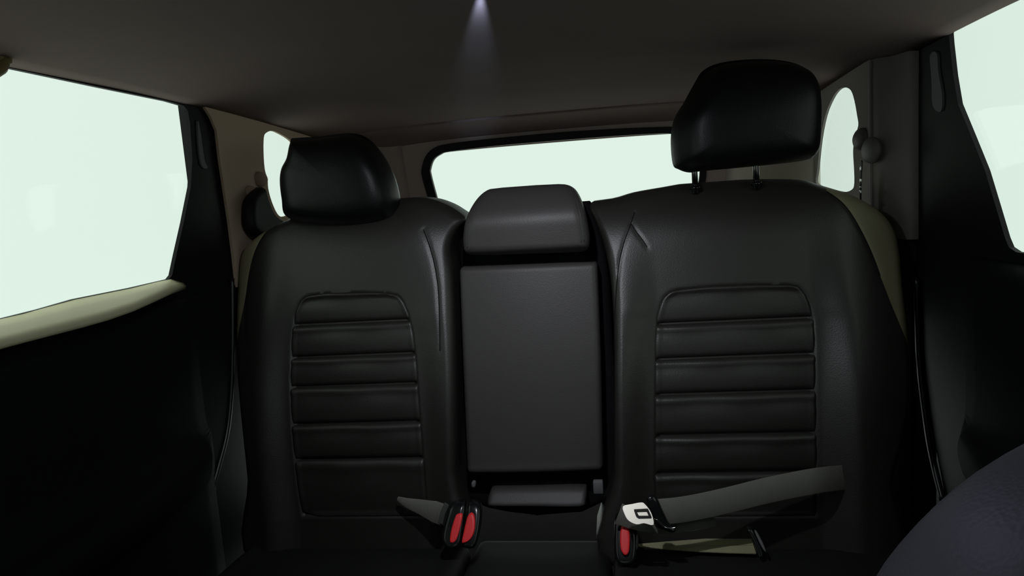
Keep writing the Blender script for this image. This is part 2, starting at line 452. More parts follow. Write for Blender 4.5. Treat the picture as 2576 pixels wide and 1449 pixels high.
tag(plate('trim_12', [(1.30, 0.0), (1.30, 0.885), (2.08, 0.885), (2.08, 0.0)], side(-0.692, -1), 0.02, BLACK), 'black lower trim behind the left door', kind='structure')
tag(plate('trim_13', [(1.43, 0.86), (1.43, 1.33), (1.62, 1.33), (1.62, 0.86)], side(-0.712, -1), 0.02, BLACK), 'black body pillar behind the left door edge', kind='structure')
# ---- right cargo side wall (tapers inwards from the door)
qr = [yz(2052, 455, XQR), yz(2056, 425, XQR), yz(2064, 350, XQR), yz(2076, 290, XQR), yz(2092, 250, XQR), yz(2108, 227, XQR), yz(2125, 220, XQR), yz(2140, 227, XQR), yz(2149, 252, XQR), yz(2156, 290, XQR), yz(2159, 316, XQR),
      yz(2150, 345, XQR), yz(2146, 380, XQR), yz(2148, 420, XQR), yz(2149, 460, XQR), yz(2143, 477, XQR), yz(2120, 483, XQR), yz(2080, 473, XQR), yz(2060, 466, XQR)]
qr = smooth_loop(qr, 3)
tag(holed('wall_right', [(1.62, 0.80), (1.62, 1.33), (2.08, 1.33), (2.08, 0.80)], [qr], side(XQR, 1), 0.006, PILLAR_DIM), 'rear side trim around the tall right quarter window, darkened for the dim side', kind='structure')
tag(plate('window_4', [((u - 1.85) * 1.08 + 1.85, (v - 1.14) * 1.06 + 1.14) for u, v in qr], side(XQR + 0.0065, 1), 0.004, GLASS), 'tall narrow right quarter window beside the raised headrest', kind='structure')
yr = yz(2300, 300, 0.752)[0]
rings = []
for y, x in ((yr, 0.752), (yr + 0.004, 0.744), (1.585, 0.728), (1.60, 0.712), (1.63, 0.6995)):
    rings.append([(x, y, 0.897), (x, y, 1.33), (x + 0.05, y, 1.33), (x + 0.05, y, 0.897)])
tag(loft('trim_2', rings, PILLAR_DIM), 'pillar trim between the right door and the quarter window, darkened for the dim side', kind='structure')
rings = [[(x, y, 0.10), (x, y, 0.90), (x + 0.05, y, 0.90), (x + 0.05, y, 0.10)] for y, x in ((yr + 0.01, 0.750), (1.59, 0.725), (1.64, 0.699))]
tag(loft('trim_3', rings, BLACK), 'black lower trim behind the right door', kind='structure')
# ---- D pillars curving round to the tailgate
RY, RK, RZ = 2.255, -0.28, 1.0
def pillar_corner(nm, sgn, X, y0, xe, lab, m):
    rings = []
    for k in range(17):
        a = k / 16 * math.pi / 2
        x = xe + (X - xe) * math.cos(a) ** 0.8; f = math.sin(a) ** 0.8
        col = [(x, y0 + (RY + RK * (z - RZ) - 0.0015 - y0) * f, z) for z in (0.55, 0.8, 1.0, 1.1, 1.2, 1.33)]
        rings.append(col + [(c[0] + sgn * 0.02, c[1] + 0.02, c[2]) for c in reversed(col)])
    return tag(loft(nm, rings, m), lab, kind='structure')
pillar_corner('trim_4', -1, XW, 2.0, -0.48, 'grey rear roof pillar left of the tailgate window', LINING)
pillar_corner('trim_5', 1, XQR, 2.04, 0.50, 'rear roof pillar behind the raised headrest, window light in its colour', PILLAR_LIT)
# ---- tailgate with the rear window
RY, RK, RZ = 2.255, -0.28, 1.0
def rxz(px, py):
    p = PP(px, py, RY, RK, RZ); return (p[0], p[2])
hole = smooth_loop([rxz(*q) for q in ((1085, 440), (1084, 425), (1092, 402), (1110, 388), (1135, 381), (1260, 366), (1400, 354), (1540, 343), (1640, 337), (1690, 337), (1730, 350), (1752, 385), (1760, 430), (1752, 480), (1735, 530), (1700, 575),
                                     (1500, 600), (1300, 605), (1150, 590), (1115, 545), (1098, 490))], 4)
rear3 = lambda u, v, d: (u, RY + RK * (v - RZ) + d, v)
tag(holed('wall_rear', [(-0.62, 0.50), (-0.62, 1.26), (0.0, 1.262), (0.62, 1.26), (0.62, 0.50)], [hole], rear3, 0.008, LINING),
    'dark grey tailgate lining around the rear window', kind='structure')
c0 = np.mean(hole, axis=0)
tag(plate('window_5', [tuple(c0 + (q - c0) * 1.04) for q in hole], lambda u, v, d: rear3(u, v, d + 0.0085), 0.004, GLASS), 'wide rear tailgate window', kind='structure')
# black band (seal) around the rear window
seal_out = smooth_loop([rxz(*q) for q in ((1064, 445), (1063, 425), (1072, 395), (1092, 374), (1130, 362), (1260, 347), (1400, 334), (1540, 325), (1640, 321), (1700, 321), (1745, 338), (1768, 380), (1776, 430), (1768, 485), (1750, 540), (1705, 592),
                                         (1500, 618), (1300, 622), (1140, 606), (1098, 560), (1078, 495))], 4)
tag(holed('trim_6', seal_out, [[tuple(c0 + (q - c0) * 0.999) for q in hole]], lambda u, v, d: rear3(u, v, d - 0.012), 0.0115, BLACK), 'black band framing the rear window', kind='structure')
# header of the tailgate, from the headliner seam down to the lining
rings = []
for x in np.linspace(-0.62, 0.62, 25):
    zt = zc(x, 2.10) - 0.001
    rings.append([(x, 2.085, zt - 0.0005), (x, 2.100, zt - 0.0045), (x, 2.14, zt - 0.014), (x, 2.185, zt - 0.034), (x, 2.23, zt - 0.075), (x, 2.235, 1.33), (x, 2.085, 1.33)])
tag(loft('trim_7', rings, HEADLINER), 'grey tailgate header below the headliner seam', kind='structure')
# ---- the front of the cabin: front doors, bulkhead and windscreen
for nm, X, s, lab in (('door_3', -0.73, -1, 'left front door behind the camera'), ('door_4', 0.78, 1, 'right front door behind the camera')):
    hole = round_corners([(-0.62, 0.93), (-0.42, 1.20), (-0.20, 1.25), (0.22, 1.25), (0.22, 0.91)], 0.04)
    tag(holed(nm, [(-1.15, 0.0), (-1.15, 0.88), (-0.55, 1.28), (-0.3, 1.33), (0.36, 1.33), (0.36, 0.0)], [hole], side(X, s), 0.05, BLACK), lab, kind='structure')
    tag(plate('window_6' if s < 0 else 'window_7', [((u + 0.2) * 1.03 - 0.2, (v - 1.08) * 1.05 + 1.08) for u, v in hole], side(X + s * 0.02, s), 0.004, GLASS),
        ('left' if s < 0 else 'right') + ' front door window behind the camera', kind='structure')
tag(plate('wall_front', [(-0.80, 0.0), (0.84, 0.0), (0.84, 1.02), (-0.80, 1.02)], lambda u, v, d: (u, -0.93 - d, v), 0.03, BLACK), 'black front bulkhead behind the camera, raised to cut windscreen light', kind='structure')  # unseen plate, raised to block part of the windscreen light
tag(plate('window_8', [(-0.68, 0.0), (0.72, 0.0), (0.64, 1.0), (-0.60, 1.0)], lambda u, v, d: (u, -1.10 + 0.62 * v, 0.89 + 0.36 * v + d), 0.005, GLASS), 'windscreen behind the camera', kind='structure')
for nm, sx in (('trim_8', -1), ('trim_9', 1)):
    rings = []
    for t in np.linspace(0, 1, 6):
        x = 0.02 + sx * (0.78 - 0.10 * t); y = -1.12 + 0.64 * t; z = 0.88 + 0.40 * t
        rings.append([(x + a, y + b, z) for a, b in ((-0.05, -0.03), (0.05, -0.03), (0.05, 0.03), (-0.05, 0.03))])
    tag(loft(nm, rings, PILLAR), ('left' if sx < 0 else 'right') + ' windscreen pillar behind the camera', kind='structure')
# outer body sides below the windows
for nm, X, s_, lab in (('wall_body_left', -0.78, -1, 'black left body side below the windows'), ('wall_body_right', 0.84, 1, 'black right body side below the windows')):
    tag(plate(nm, [(0.30, -0.02), (0.30, 0.86), (2.40, 0.86), (2.40, -0.02)], side(X, s_), 0.02, BLACK), lab, kind='structure')
# rubber door seals curving along the rear edge of the door openings
def seal(nm, pts, X, lab):
    q = [P(a, b, 'X', X) for a, b in pts]
    tag(tube(nm, smooth_loop(q, 5, closed=False), 0.006, RUBBER), lab, kind='structure')
seal('trim_10', [(583, 700), (584, 800), (584, 900), (580, 1000), (570, 1090), (550, 1170), (530, 1240), (512, 1300), (498, 1360)], XL + 0.006, 'black rubber door seal curving down beside the left seat')
seal('trim_11', [(2306, 700), (2308, 800), (2312, 900), (2322, 1000), (2336, 1100), (2352, 1180), (2372, 1260)], XR - 0.006, 'black rubber door seal beside the right seat')

# ================================================================== REAR SEATS
BY, BK, BZ = 1.365, 0.22, 0.40
def sxz(px, py):
    p = PP(px, py, BY, BK, BZ); return (p[0], p[2])
def lean(z): return BY + BK * (z - BZ)
def rear_seat(name, label, outline_px, ins_l, ins_r, ins_top, rib_rows, cushion_x, side_seams, bol, outer, outer_side):
    root = empty(name, (float(np.mean([sxz(*q)[0] for q in outline_px])), 1.30, 0.0))
    tag(root, label, 'car seat', 'leather rear seats')
    out = smooth_loop([sxz(*q) for q in outline_px], 5)
    xo0, xo1 = min(q[0] for q in out), max(q[0] for q in out)
    # insert outline in metres
    L = [sxz(*q) for q in ins_l]; Rr = [sxz(*q) for q in ins_r]; Tt = [sxz(*q) for q in ins_top]
    ins = L + Tt + Rr                       # from lower left, over the top, to lower right
    zi0 = min(q[1] for q in ins); zi1 = max(q[1] for q in ins)
    xl = np.interp
    Lz = sorted([(q[1], q[0]) for q in L]); Rz = sorted([(q[1], q[0]) for q in Rr])
    def front(U, V):
        a = np.interp(V, [q[0] for q in Lz], [q[1] for q in Lz]); b = np.interp(V, [q[0] for q in Rz], [q[1] for q in Rz])
        out_d = np.maximum(a - U, U - b)                     # >0 outside the insert, sideways
        rise = bol * smoothstep(0.0, 0.075, out_d)
        fadez = 1 - smoothstep(zi1 - 0.22, zi1 + 0.16, V)
        y = lean(V) - rise * fadez
        # the shoulders fall back towards the top
        y = y + 0.085 * smoothstep(zi1 + 0.05, zi1 + 0.27, V) ** 2
        y = y + (0.032 if outer_side > 0 else 0.026) * smoothstep(xo1 - 0.14, xo1 + 0.02, U) ** 1.5 + (0.010 if outer_side > 0 else 0.032) * smoothstep(xo0 + 0.14, xo0 - 0.02, U) ** 1.5
        inside = smoothstep(-0.001, 0.010, in_poly(U, V, ins) * poly_dist(U, V, ins))
        y = y + 0.010 * inside
        # lumbar swell
        y = y - 0.012 * np.exp(-((V - 0.58) / 0.16) ** 2) * (1 - inside * 0)
        for sp, wd, dp in grooves:
            y = y + dp * np.exp(-(poly_open_dist(U, V, sp) / wd) ** 2)
        return y
    grooves = [([sxz(*q) for q in sm], 0.0045, 0.0016) for sm in side_seams]
    def poly_open_dist(U, V, sp):
        best = np.full(U.shape, 1e9)
        for a, b in zip(sp[:-1], sp[1:]):
            a = np.array(a); b = np.array(b); d = b - a; Ln = d @ d
            t = np.clip(((U - a[0]) * d[0] + (V - a[1]) * d[1]) / Ln, 0, 1)
            best = np.minimum(best, np.hypot(U - a[0] - t * d[0], V - a[1] - t * d[1]))
        return best
    oq = sorted((sxz(*q)[1], sxz(*q)[0]) for q in outer); oz = [q[0] for q in oq]; ox = [q[1] for q in oq]
    back, surf = padded('backrest', out, front, 0.13, 0.018, 170, 170, LEATHER, root, backR=0.03, split=(lambda v: float(np.interp(v, oz, ox)), 150 if outer_side > 0 else 20, 'glow_side_panel', SIDE_GLOW, 'outer side panel of the backrest, window glow in its colour'))  # outer shoulder split off to carry the painted window glow
    # seams
    for sm in side_seams:
        pts = smooth_loop([sxz(*q) for q in sm], 6, closed=False)
        tube('seam', [(q[0], surf(q[0], q[1]) - 0.0002, q[1]) for q in pts], 0.0011, SEAM, back, 6)
    # quilted pads of the insert, one by one
    poly = [np.array(q) for q in ins]
    zr = [sxz(*q)[1] for q in rib_rows]
    edges = [zi1 + 0.001] + zr + [zi0]
    for k in range(len(edges) - 1):
        za, zb = edges[k] - 0.0012, edges[k + 1] + 0.0012
        lft, rgt = [], []
        n = 14
        for i in range(n + 1):
            v = zb + (za - zb) * i / n
            s = spans(poly, min(max(v, zi0 + 1e-4), zi1 - 4e-4))
            if s: lft.append((s[0] + 0.0015, v)); rgt.append((s[1] - 0.0015, v))
        if len(lft) < 3: continue
        h = za - zb
        def pf(U, V, za=za, zb=zb, h=h):
            t = (V - zb) / h
            sag = 0.0035 * np.exp(-((t - 0.90) / 0.10) ** 2)             # a soft roll under the upper seam
            wr = 0.0015 * np.sin(U * 40 + zb * 31) * np.exp(-((t - 0.85) / 0.2) ** 2)
            base = front(U, V) - 0.010
            return base - 0.004 * np.sin(np.clip(t, 0, 1) * math.pi) - sag - wr + 0.004
        padded('insert_pad', lft + rgt[::-1], pf, 0.018, 0.009, 34, 16, LEATHER, root, backR=0.004)
    # seat cushion
    x0, x1 = cushion_x
    co = round_corners([(x0, 0.84), (x1, 0.84), (x1, 1.375), (x0, 1.375)], 0.03)
    def cf(U, V):
        t = (U - x0) / (x1 - x0)
        z = 0.350 - 0.05 * (V - 1.15) + 0.016 * smoothstep(0.10, 0.0, np.minimum(t, 1 - t)) - 0.01 * smoothstep(1.28, 1.42, V)
        return -z
    cush, _ = padded('seat_cushion', co, cf, 0.16, 0.035, 60, 44, CUSH, root, mapper=lambda u, y, v: (u, v, -y))
    plinth = box('seat_base', ((x0 + x1) / 2, 1.16, 0.105), (x1 - x0 - 0.04, 0.44, 0.206), BACKING, root, 0.01)
    return root, surf

def headrest(seat, label, outline_px, Y, depth, shift, mat_, fs=0.80, fzs=0.0, zup=0.0, post_px=(), post_bottom=1.0, profile=None, topback=0.02):
    pts = [P(a, b, 'Y', Y) for a, b in outline_px]
    loop = smooth_loop([(p[0], p[2]) for p in pts], 5)
    c = np.mean(loop, axis=0)
    prof = profile or [(-0.56, 0.02, 1), (-0.555, 0.25, 1), (-0.545, 0.50, 1), (-0.52, 0.66, 1), (-0.48, fs - 0.06, 1), (-0.42, fs, 1), (-0.34, fs + (1 - fs) * 0.30, 0.9), (-0.20, fs + (1 - fs) * 0.66, 0.5), (-0.05, 0.975, 0.2),
                       (0.06, 1.0, 0), (0.18, 0.985, 0), (0.30, 0.93, 0), (0.38, 0.82, 0), (0.42, 0.60, 0), (0.43, 0.02, 0)]
    rings = []
    for yo, sc, sh in prof:
        zt = max(q[1] for q in loop)
        rings.append([(c[0] + (q[0] - c[0]) * sc + shift * sh, Y + yo * depth + topback * max(0.0, ((q[1] - c[1]) * sc) / (zt - c[1])) ** 2 * (yo < 0), c[1] + (q[1] - c[1]) * (sc + (1 - sc) * fzs * (sh > 0)) + zup * sh) for q in loop])
    h = loft('headrest', rings, mat_, seat)
    h['label'] = label
    for (a, b) in post_px:
        p = P(a, b, 'Y', Y)
        tube('headrest_post', [(p[0], Y + 0.012, p[2] + 0.05), (p[0], Y + 0.008, p[2]), (p[0], Y + 0.004, post_bottom)], 0.0062, DARKCHROME, h, 12)
        bm = bmesh.new(); bmesh.ops.create_cone(bm, cap_ends=True, segments=20, radius1=0.0115, radius2=0.0095, depth=0.010)
        bmesh.ops.bevel(bm, geom=bm.edges[:], offset=0.002, segments=1, affect='EDGES')
        bmesh.ops.translate(bm, verts=bm.verts, vec=(p[0], Y + 0.004, post_bottom + 0.012))
        link('post_collar', bm, GLOSSBLACK, h)
    return h, rings

# right (wide) seat
R_out = [(1545, 1420), (1546, 1190), (1546, 1000), (1545, 850), (1538, 720), (1522, 630), (1500, 565), (1482, 525), (1492, 507), (1545, 500), (1600, 484), (1680, 470), (1740, 460), (1850, 452), (1960, 449), (2040, 452), (2085, 466), (2140, 484),
         (2195, 508), (2238, 538), (2266, 575), (2280, 630), (2284, 720), (2290, 850), (2290, 980), (2270, 1100), (2240, 1200), (2215, 1420)]
seatR, surfR = rear_seat('rear_seat', 'black leather rear seat with raised headrest beside the steep right window', R_out,
    [(1648, 1300), (1645, 1190), (1645, 1000), (1646, 860), (1650, 800), (1658, 770)],
    [(2040, 770), (2048, 800), (2050, 860), (2050, 1000), (2054, 1190), (2056, 1300)],
    [(1665, 752), (1682, 735), (1705, 727), (1800, 719), (1900, 715), (1985, 716), (2012, 722), (2028, 742)],
    [(1850, 808), (1850, 897), (1850, 986), (1850, 1090), (1850, 1187)], (0.125, 0.685),
    [[(1597, 535), (1585, 570), (1570, 610), (1558, 660), (1551, 720), (1547, 790), (1546, 880)], [(1589, 565), (1602, 585), (1618, 606), (1628, 622)],
     [(2092, 482), (2120, 505), (2143, 535), (2165, 575), (2185, 615), (2202, 655), (2216, 695)]], 0.030,
    [(2092, 482), (2120, 505), (2143, 535), (2165, 575), (2185, 615), (2202, 655), (2216, 695), (2240, 760), (2272, 840), (2310, 920), (2310, 1410)], 1)
headrest(seatR, 'large black leather headrest raised on two steel posts', [(1693, 412), (1688, 350), (1696, 300), (1722, 255), (1748, 208), (1770, 176), (1815, 156), (1900, 147), (1980, 152), (2032, 172), (2055, 205), (2063, 255), (2062, 330), (2055, 385),
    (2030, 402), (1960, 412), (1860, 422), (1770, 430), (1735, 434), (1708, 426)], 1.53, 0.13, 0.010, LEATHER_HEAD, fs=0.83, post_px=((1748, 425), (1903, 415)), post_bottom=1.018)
# left seat
L_out = [(1142, 1420), (1146, 1190), (1146, 1000), (1142, 850), (1134, 700), (1127, 625), (1140, 580), (1161, 553), (1132, 529), (1100, 512), (1060, 500), (1005, 497), (900, 508), (800, 524), (720, 548), (660, 578), (615, 607), (588, 640), (580, 700), (580, 800), (590, 920), (610, 1060), (625, 1200), (640, 1420)]
seatL, surfL = rear_seat('rear_seat', 'black leather rear seat with low headrest beside the large left window', L_out,
    [(760, 1300), (748, 1200), (738, 1060), (733, 960), (733, 860), (740, 790)],
    [(1030, 790), (1042, 840), (1052, 920), (1058, 1000), (1066, 1100), (1072, 1200), (1076, 1300)],
    [(752, 760), (772, 744), (820, 737), (900, 735), (970, 736), (1003, 742), (1018, 760)],
    [(900, 812), (900, 894), (900, 968), (900, 1062), (900, 1152)], (-0.645, -0.165),
    [[(1062, 578), (1076, 612), (1090, 660), (1101, 720), (1107, 800), (1110, 880)], [(655, 590), (632, 640), (618, 700), (612, 780), (616, 850)]], 0.026,
    [(655, 586), (632, 640), (618, 700), (606, 780), (590, 870), (570, 940), (560, 1410)], -1)
headrest(seatL, 'black leather headrest pushed down onto the seat back', [(720, 545), (712, 505), (707, 460), (710, 425), (722, 395), (727, 352), (745, 346), (800, 343), (850, 336), (888, 335), (920, 346), (948, 374), (972, 410), (990, 450), (1001, 495),
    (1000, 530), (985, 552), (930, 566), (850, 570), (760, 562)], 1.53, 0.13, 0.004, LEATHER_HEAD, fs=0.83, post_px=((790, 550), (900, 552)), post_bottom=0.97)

# ---- the middle place: folding arm rest in a black backing, with its own headrest
mid = tag(empty('center_seat', (-0.02, 1.40, 0.38)), 'leather fold-up armrest with short headrest between the two rear seats, front light in its colour', 'car seat')
backing_out = [sxz(*q) for q in ((1150, 1290), (1152, 1000), (1141, 700), (1140, 620), (1165, 570), (1240, 540), (1400, 520), (1462, 508), (1486, 512), (1502, 565), (1524, 650), (1540, 850), (1540, 1290))]
leak_shell_out = [sxz(*q) for q in ((1100, 1290), (1095, 1000), (1090, 700), (1092, 600), (1125, 556), (1180, 554), (1330, 545), (1490, 540), (1560, 600), (1590, 850), (1590, 1290))]
padded('leak_shell', smooth_loop(leak_shell_out, 3), lambda U, V: lean(V) + 0.136, 0.02, 0.004, 20, 24, BACKING, mid)  # unseen shell added to stop light leaking through the seat gaps
padded('backing', smooth_loop(backing_out, 4), lambda U, V: lean(V) + 0.060, 0.05, 0.015, 30, 40, BACKING, mid)
pan = round_corners([sxz(*q) for q in ((1172, 1196), (1518, 1188), (1512, 900), (1502, 659), (1152, 673), (1160, 900))], [0.012, 0.012, 0.0, 0.012, 0.012, 0.0])
cxm = float(np.mean([q[0] for q in pan]))
def panf(U, V):
    return lean(V) + 0.006 - 0.006 * np.cos(np.clip((U - cxm) / 0.15, -1, 1) * math.pi / 2) - 0.008 * smoothstep(0.50, 0.44, V)
padded('armrest_panel', pan, panf, 0.055, 0.012, 60, 70, LEATHER_MID_LIT, mid)
hm_px = [(1180, 636), (1170, 610), (1172, 570), (1180, 535), (1196, 500), (1218, 479), (1245, 473), (1320, 467), (1390, 463), (1420, 464), (1443, 476), (1460, 502), (1472, 535), (1480, 575), (1483, 605), (1476, 628), (1440, 634), (1330, 637), (1230, 641)]
hp = [P(a, b, 'Y', 1.475) for a, b in hm_px]
hz0 = min(p[2] for p in hp); hz1 = max(p[2] for p in hp)
def hmf(U, V):
    t = (V - hz0) / (hz1 - hz0)
    return 1.432 + 0.055 * smoothstep(0.38, 1.05, t) ** 1.6 + 0.010 * smoothstep(0.12, 0.0, t) + 0.006 * ((U + 0.018) / 0.15) ** 2
hm, hms = padded('headrest', smooth_loop([(p[0], p[2]) for p in hp], 4), hmf, 0.085, 0.022, 70, 60, LEATHER_MID_LIT, mid, backR=0.02)
hm['label'] = 'short leather middle headrest, front light in its colour'
# double stitched side seams and the gusset line of the middle headrest
for px in ([(1449, 496), (1458, 530), (1466, 570), (1470, 606)], [(1441, 493), (1451, 530), (1459, 570), (1463, 608)], [(1183, 560), (1179, 590), (1179, 622)]):
    q = [P(a, b, 'Y', 1.452) for a, b in px]
    tube('seam', [(p[0], hms(p[0], p[2]), p[2]) for p in smooth_loop(q, 5, closed=False)], 0.0012, LEATHER_MID_LIT, hm, 6)
# the lower lip and the hinge tabs under the armrest
lip = [P(a, b, 'Y', 1.385) for a, b in ((1228, 1262), (1232, 1240), (1250, 1234), (1350, 1232), (1460, 1231), (1475, 1238), (1474, 1256), (1460, 1268), (1350, 1268), (1245, 1268))]
padded('lower_lip', smooth_loop([(p[0], p[2]) for p in lip], 3), lambda U, V: 1.372 + (V - 0.42) * 0.9, 0.05, 0.010, 40, 14, LEATHER_MID_LIT, mid)
for (a, b, sx, sz) in ((1505, 1224, 0.020, 0.026), (1192, 1217, 0.008, 0.011)):
    p = P(a, b, 'Y', 1.375)
    box('hinge_tab', p, (sx, 0.016, sz), GREYSTRIP, mid, 0.003)

def bench(name, x0, x1, parent):
    co = round_corners([(x0, 0.84), (x1, 0.84), (x1, 1.42), (x0, 1.42)], 0.012)
    padded(name, co, lambda U, V: -(0.346 - 0.05 * (V - 1.15) - 0.01 * smoothstep(1.28, 1.42, V)), 0.16, 0.025, 30, 40, CUSH, parent, mapper=lambda u, y, v: (u, v, -y))
    box('seat_base', ((x0 + x1) / 2, 1.16, 0.105), (x1 - x0 - 0.04, 0.44, 0.206), BACKING, parent, 0.01)
bench('seat_cushion', -0.162, 0.122, mid)

# ================================================================== SEAT BELTS
def buckle(name, label, cpx, W, H, buttons, tilt, Yd):
    root = empty(name, tuple(P(cpx[0], cpx[1], 'Y', Yd)))
    tag(root, label, 'seat belt buckle', 'seat belt buckles on the rear bench')
    return root
def lump(name, px, Y, dep, R, mat_, parent, slope=0.0, nu=18, nv=18, sm=4):
    p = [P(a, b, 'Y', Y) for a, b in px]
    o = smooth_loop([(q[0], q[2]) for q in p], sm)
    z0 = np.mean([q[1] for q in o])
    return padded(name, o, lambda U, V: Y + (V - z0) * slope, dep, R, nu, nv, mat_, parent)[0]
YB = 1.285
bl = tag(empty('seat_belt_buckle', tuple(P(1158, 1365, 'Y', YB))), 'double seat belt buckle with two red release buttons by the left seat', 'buckle', 'seat belt buckles on the rear bench')
lump('housing', [(1112, 1350), (1116, 1310), (1126, 1288), (1150, 1282), (1163, 1288), (1164, 1340), (1160, 1362), (1135, 1368)], YB, 0.03, 0.010, GLOSSBLACK, bl, 0.8)
lump('housing', [(1166, 1362), (1166, 1330), (1168, 1288), (1185, 1282), (1202, 1292), (1207, 1325), (1202, 1360), (1190, 1368)], YB, 0.03, 0.010, GLOSSBLACK, bl, 0.8)
lump('release_button', [(1134, 1350), (1135, 1330), (1141, 1308), (1147, 1303), (1156, 1303), (1159, 1310), (1156, 1335), (1151, 1352), (1143, 1357), (1137, 1356)], YB - 0.005, 0.014, 0.004, RED, bl, 0.8)
lump('release_button', [(1165, 1355), (1167, 1335), (1171, 1312), (1177, 1303), (1185, 1303), (1191, 1312), (1194, 1328), (1192, 1342), (1184, 1352), (1172, 1357)], YB - 0.005, 0.014, 0.004, RED, bl, 0.8)
lump('button_lip', [(1172, 1360), (1186, 1355), (1195, 1343), (1200, 1345), (1197, 1362)], YB - 0.003, 0.012, 0.003, mat('button_lip_plastic', (0.06, 0.03, 0.028), 0.5, bump=('noise', 200, 0.1, 0.0003)), bl, 0.3, 10, 10, 2)
YB2 = 1.265
br = tag(empty('seat_belt_buckle', tuple(P(1572, 1400, 'Y', YB2))), 'single seat belt buckle with one dark red button below the metal tongue', 'buckle', 'seat belt buckles on the rear bench')
lump('housing', [(1545, 1385), (1545, 1345), (1550, 1322), (1568, 1314), (1592, 1320), (1602, 1340), (1604, 1375), (1596, 1402), (1570, 1408), (1552, 1402)], YB2, 0.032, 0.010, GLOSSBLACK, br, 0.8)
lump('release_button', [(1561, 1375), (1560, 1350), (1565, 1334), (1572, 1330), (1580, 1334), (1585, 1352), (1583, 1378), (1577, 1386), (1569, 1386)], YB2 - 0.005, 0.014, 0.004, RED, br, 0.8)
lump('edge_strip', [(1599, 1378), (1600, 1360), (1604, 1352), (1606, 1362), (1605, 1376), (1602, 1382)], YB2 - 0.004, 0.012, 0.002, GREYSTRIP, br, 0.3, 8, 10, 3)
# left strap, folded over by the buckle
YS = 1.325
sl = tag(empty('seat_belt_strap', tuple(P(1075, 1300, 'Y', YS))), 'short grey belt strap ending at the double buckle', 'seat belt', 'rear seat belts')
q = [P(a, b, 'Y', y) for a, b, y in ((1000, 1254, 1.352), (1024, 1265, 1.345), (1060, 1276, 1.338), (1092, 1287, 1.328), (1112, 1294, 1.318))]
ribbon('webbing', smooth_loop(q, 4, closed=False), [(0.25, 0.3, 1.0)] * 17, [0.008 + 0.034 * min(1, i / 12) for i in range(17)], 0.002, WEB, sl)
fold = [P(a, b, 'Y', 1.312) for a, b in ((1108, 1316), (1114, 1290), (1124, 1268))]
ribbon('fold', smooth_loop(fold, 3, closed=False), [(1, -0.35, -0.3)] * 7, 0.011, 0.003, mat('grey_webbing', (0.10, 0.105, 0.10), 0.6, bump=('weave', 260, 0.4, 0.0006)), sl)

# right lap belt with its metal tongue
YT = 1.255
sb = tag(empty('seat_belt', tuple(P(1640, 1330, 'Y', YT))), 'black seat belt with a pale metal tongue slung across the right seat', 'seat belt', 'rear seat belts')
cl = [(1655, 1288, 1.262), (1700, 1284, 1.270), (1760, 1274, 1.285), (1840, 1256, 1.300), (1920, 1236, 1.312), (2000, 1219, 1.322), (2070, 1207, 1.332), (2150, 1199, 1.372)]
pts = smooth_loop([P(*c[:2], 'Y', c[2]) for c in cl], 4, closed=False)
n = len(pts)
ribbon('webbing', pts, [(0.06, 0.30, 1.0) for i in range(n)], [0.046] * n, 0.0016, WEB, sb)
# lower layer of webbing turned back under the tongue
cl = [(1556, 1292, 1.275), (1590, 1306, 1.272), (1630, 1318, 1.270), (1680, 1324, 1.274), (1740, 1322, 1.285), (1800, 1312, 1.300)]
pts = smooth_loop([P(*c[:2], 'Y', c[2]) for c in cl], 4, closed=False); n = len(pts)
ribbon('webbing_tail', pts, [(0.0, 0.3, 1.0)] * n, [0.040 - 0.024 * i / (n - 1) for i in range(n)], 0.0016, WEB, sb)
# tongue: steel plate with a slot, black plastic grip
O = P(1567, 1270, 'Y', YT - 0.012)
tx = P(1642, 1268, 'Y', YT - 0.012) - O; ty = P(1578, 1310, 'Y', YT - 0.030) - O
def loc_px(px, py):
    r = ray(px, py); nrm = np.cross(tx, ty); t = ((O - CAM) @ nrm) / (r @ nrm); q = CAM + t * r - O
    ex = tx / np.linalg.norm(tx); ey = ty - ex * (ty @ ex); ey /= np.linalg.norm(ey)
    return (q @ ex, q @ ey)
plate_o = smooth_loop([loc_px(*q) for q in ((1567, 1274), (1590, 1268), (1612, 1264), (1622, 1268), (1638, 1290), (1644, 1320), (1620, 1316), (1602, 1319), (1582, 1310), (1572, 1295))], 3)
slot = [loc_px(*q) for q in ((1594, 1281), (1630, 1279), (1640, 1302), (1606, 1303), (1600, 1298))]
frame_plate('tongue', plate_o, 0.0025, 0.0, STEEL, sb, O, tx, ty, [round_corners(slot, 0.002, 3)])['label'] = 'pale steel belt tongue with a square slot'
slot_in = [loc_px(*q) for q in ((1601, 1284), (1626, 1283), (1632, 1297), (1608, 1298))]
frame_plate('slot_liner', round_corners(slot, 0.002, 3), 0.0015, 0.0, GLOSSBLACK, sb, O + np.array([0, -0.0015, -0.0005]), tx, ty, [round_corners(slot_in, 0.0015, 3)])
frame_plate('slot_back', round_corners([loc_px(*q) for q in ((1596, 1282), (1629, 1281), (1637, 1301), (1606, 1301))], 0.002, 3), 0.0012, 0.0, STEEL, sb, O + np.array([0, 0.004, 0.001]), tx, ty)
gr = [(1628, 1258), (1640, 1252), (1655, 1262), (1668, 1288), (1684, 1318), (1700, 1330), (1690, 1336), (1668, 1330), (1650, 1322), (1644, 1306), (1632, 1284)]
gp = smooth_loop([(P(a, b, 'Y', YT)[0], P(a, b, 'Y', YT)[2]) for a, b in gr], 4)
grip = padded('tongue_grip', gp, lambda U, V: YT - 0.010 + (V - 0.42) * 0.25, 0.016, 0.006, 24, 30, GLOSSBLACK, sb)[0]
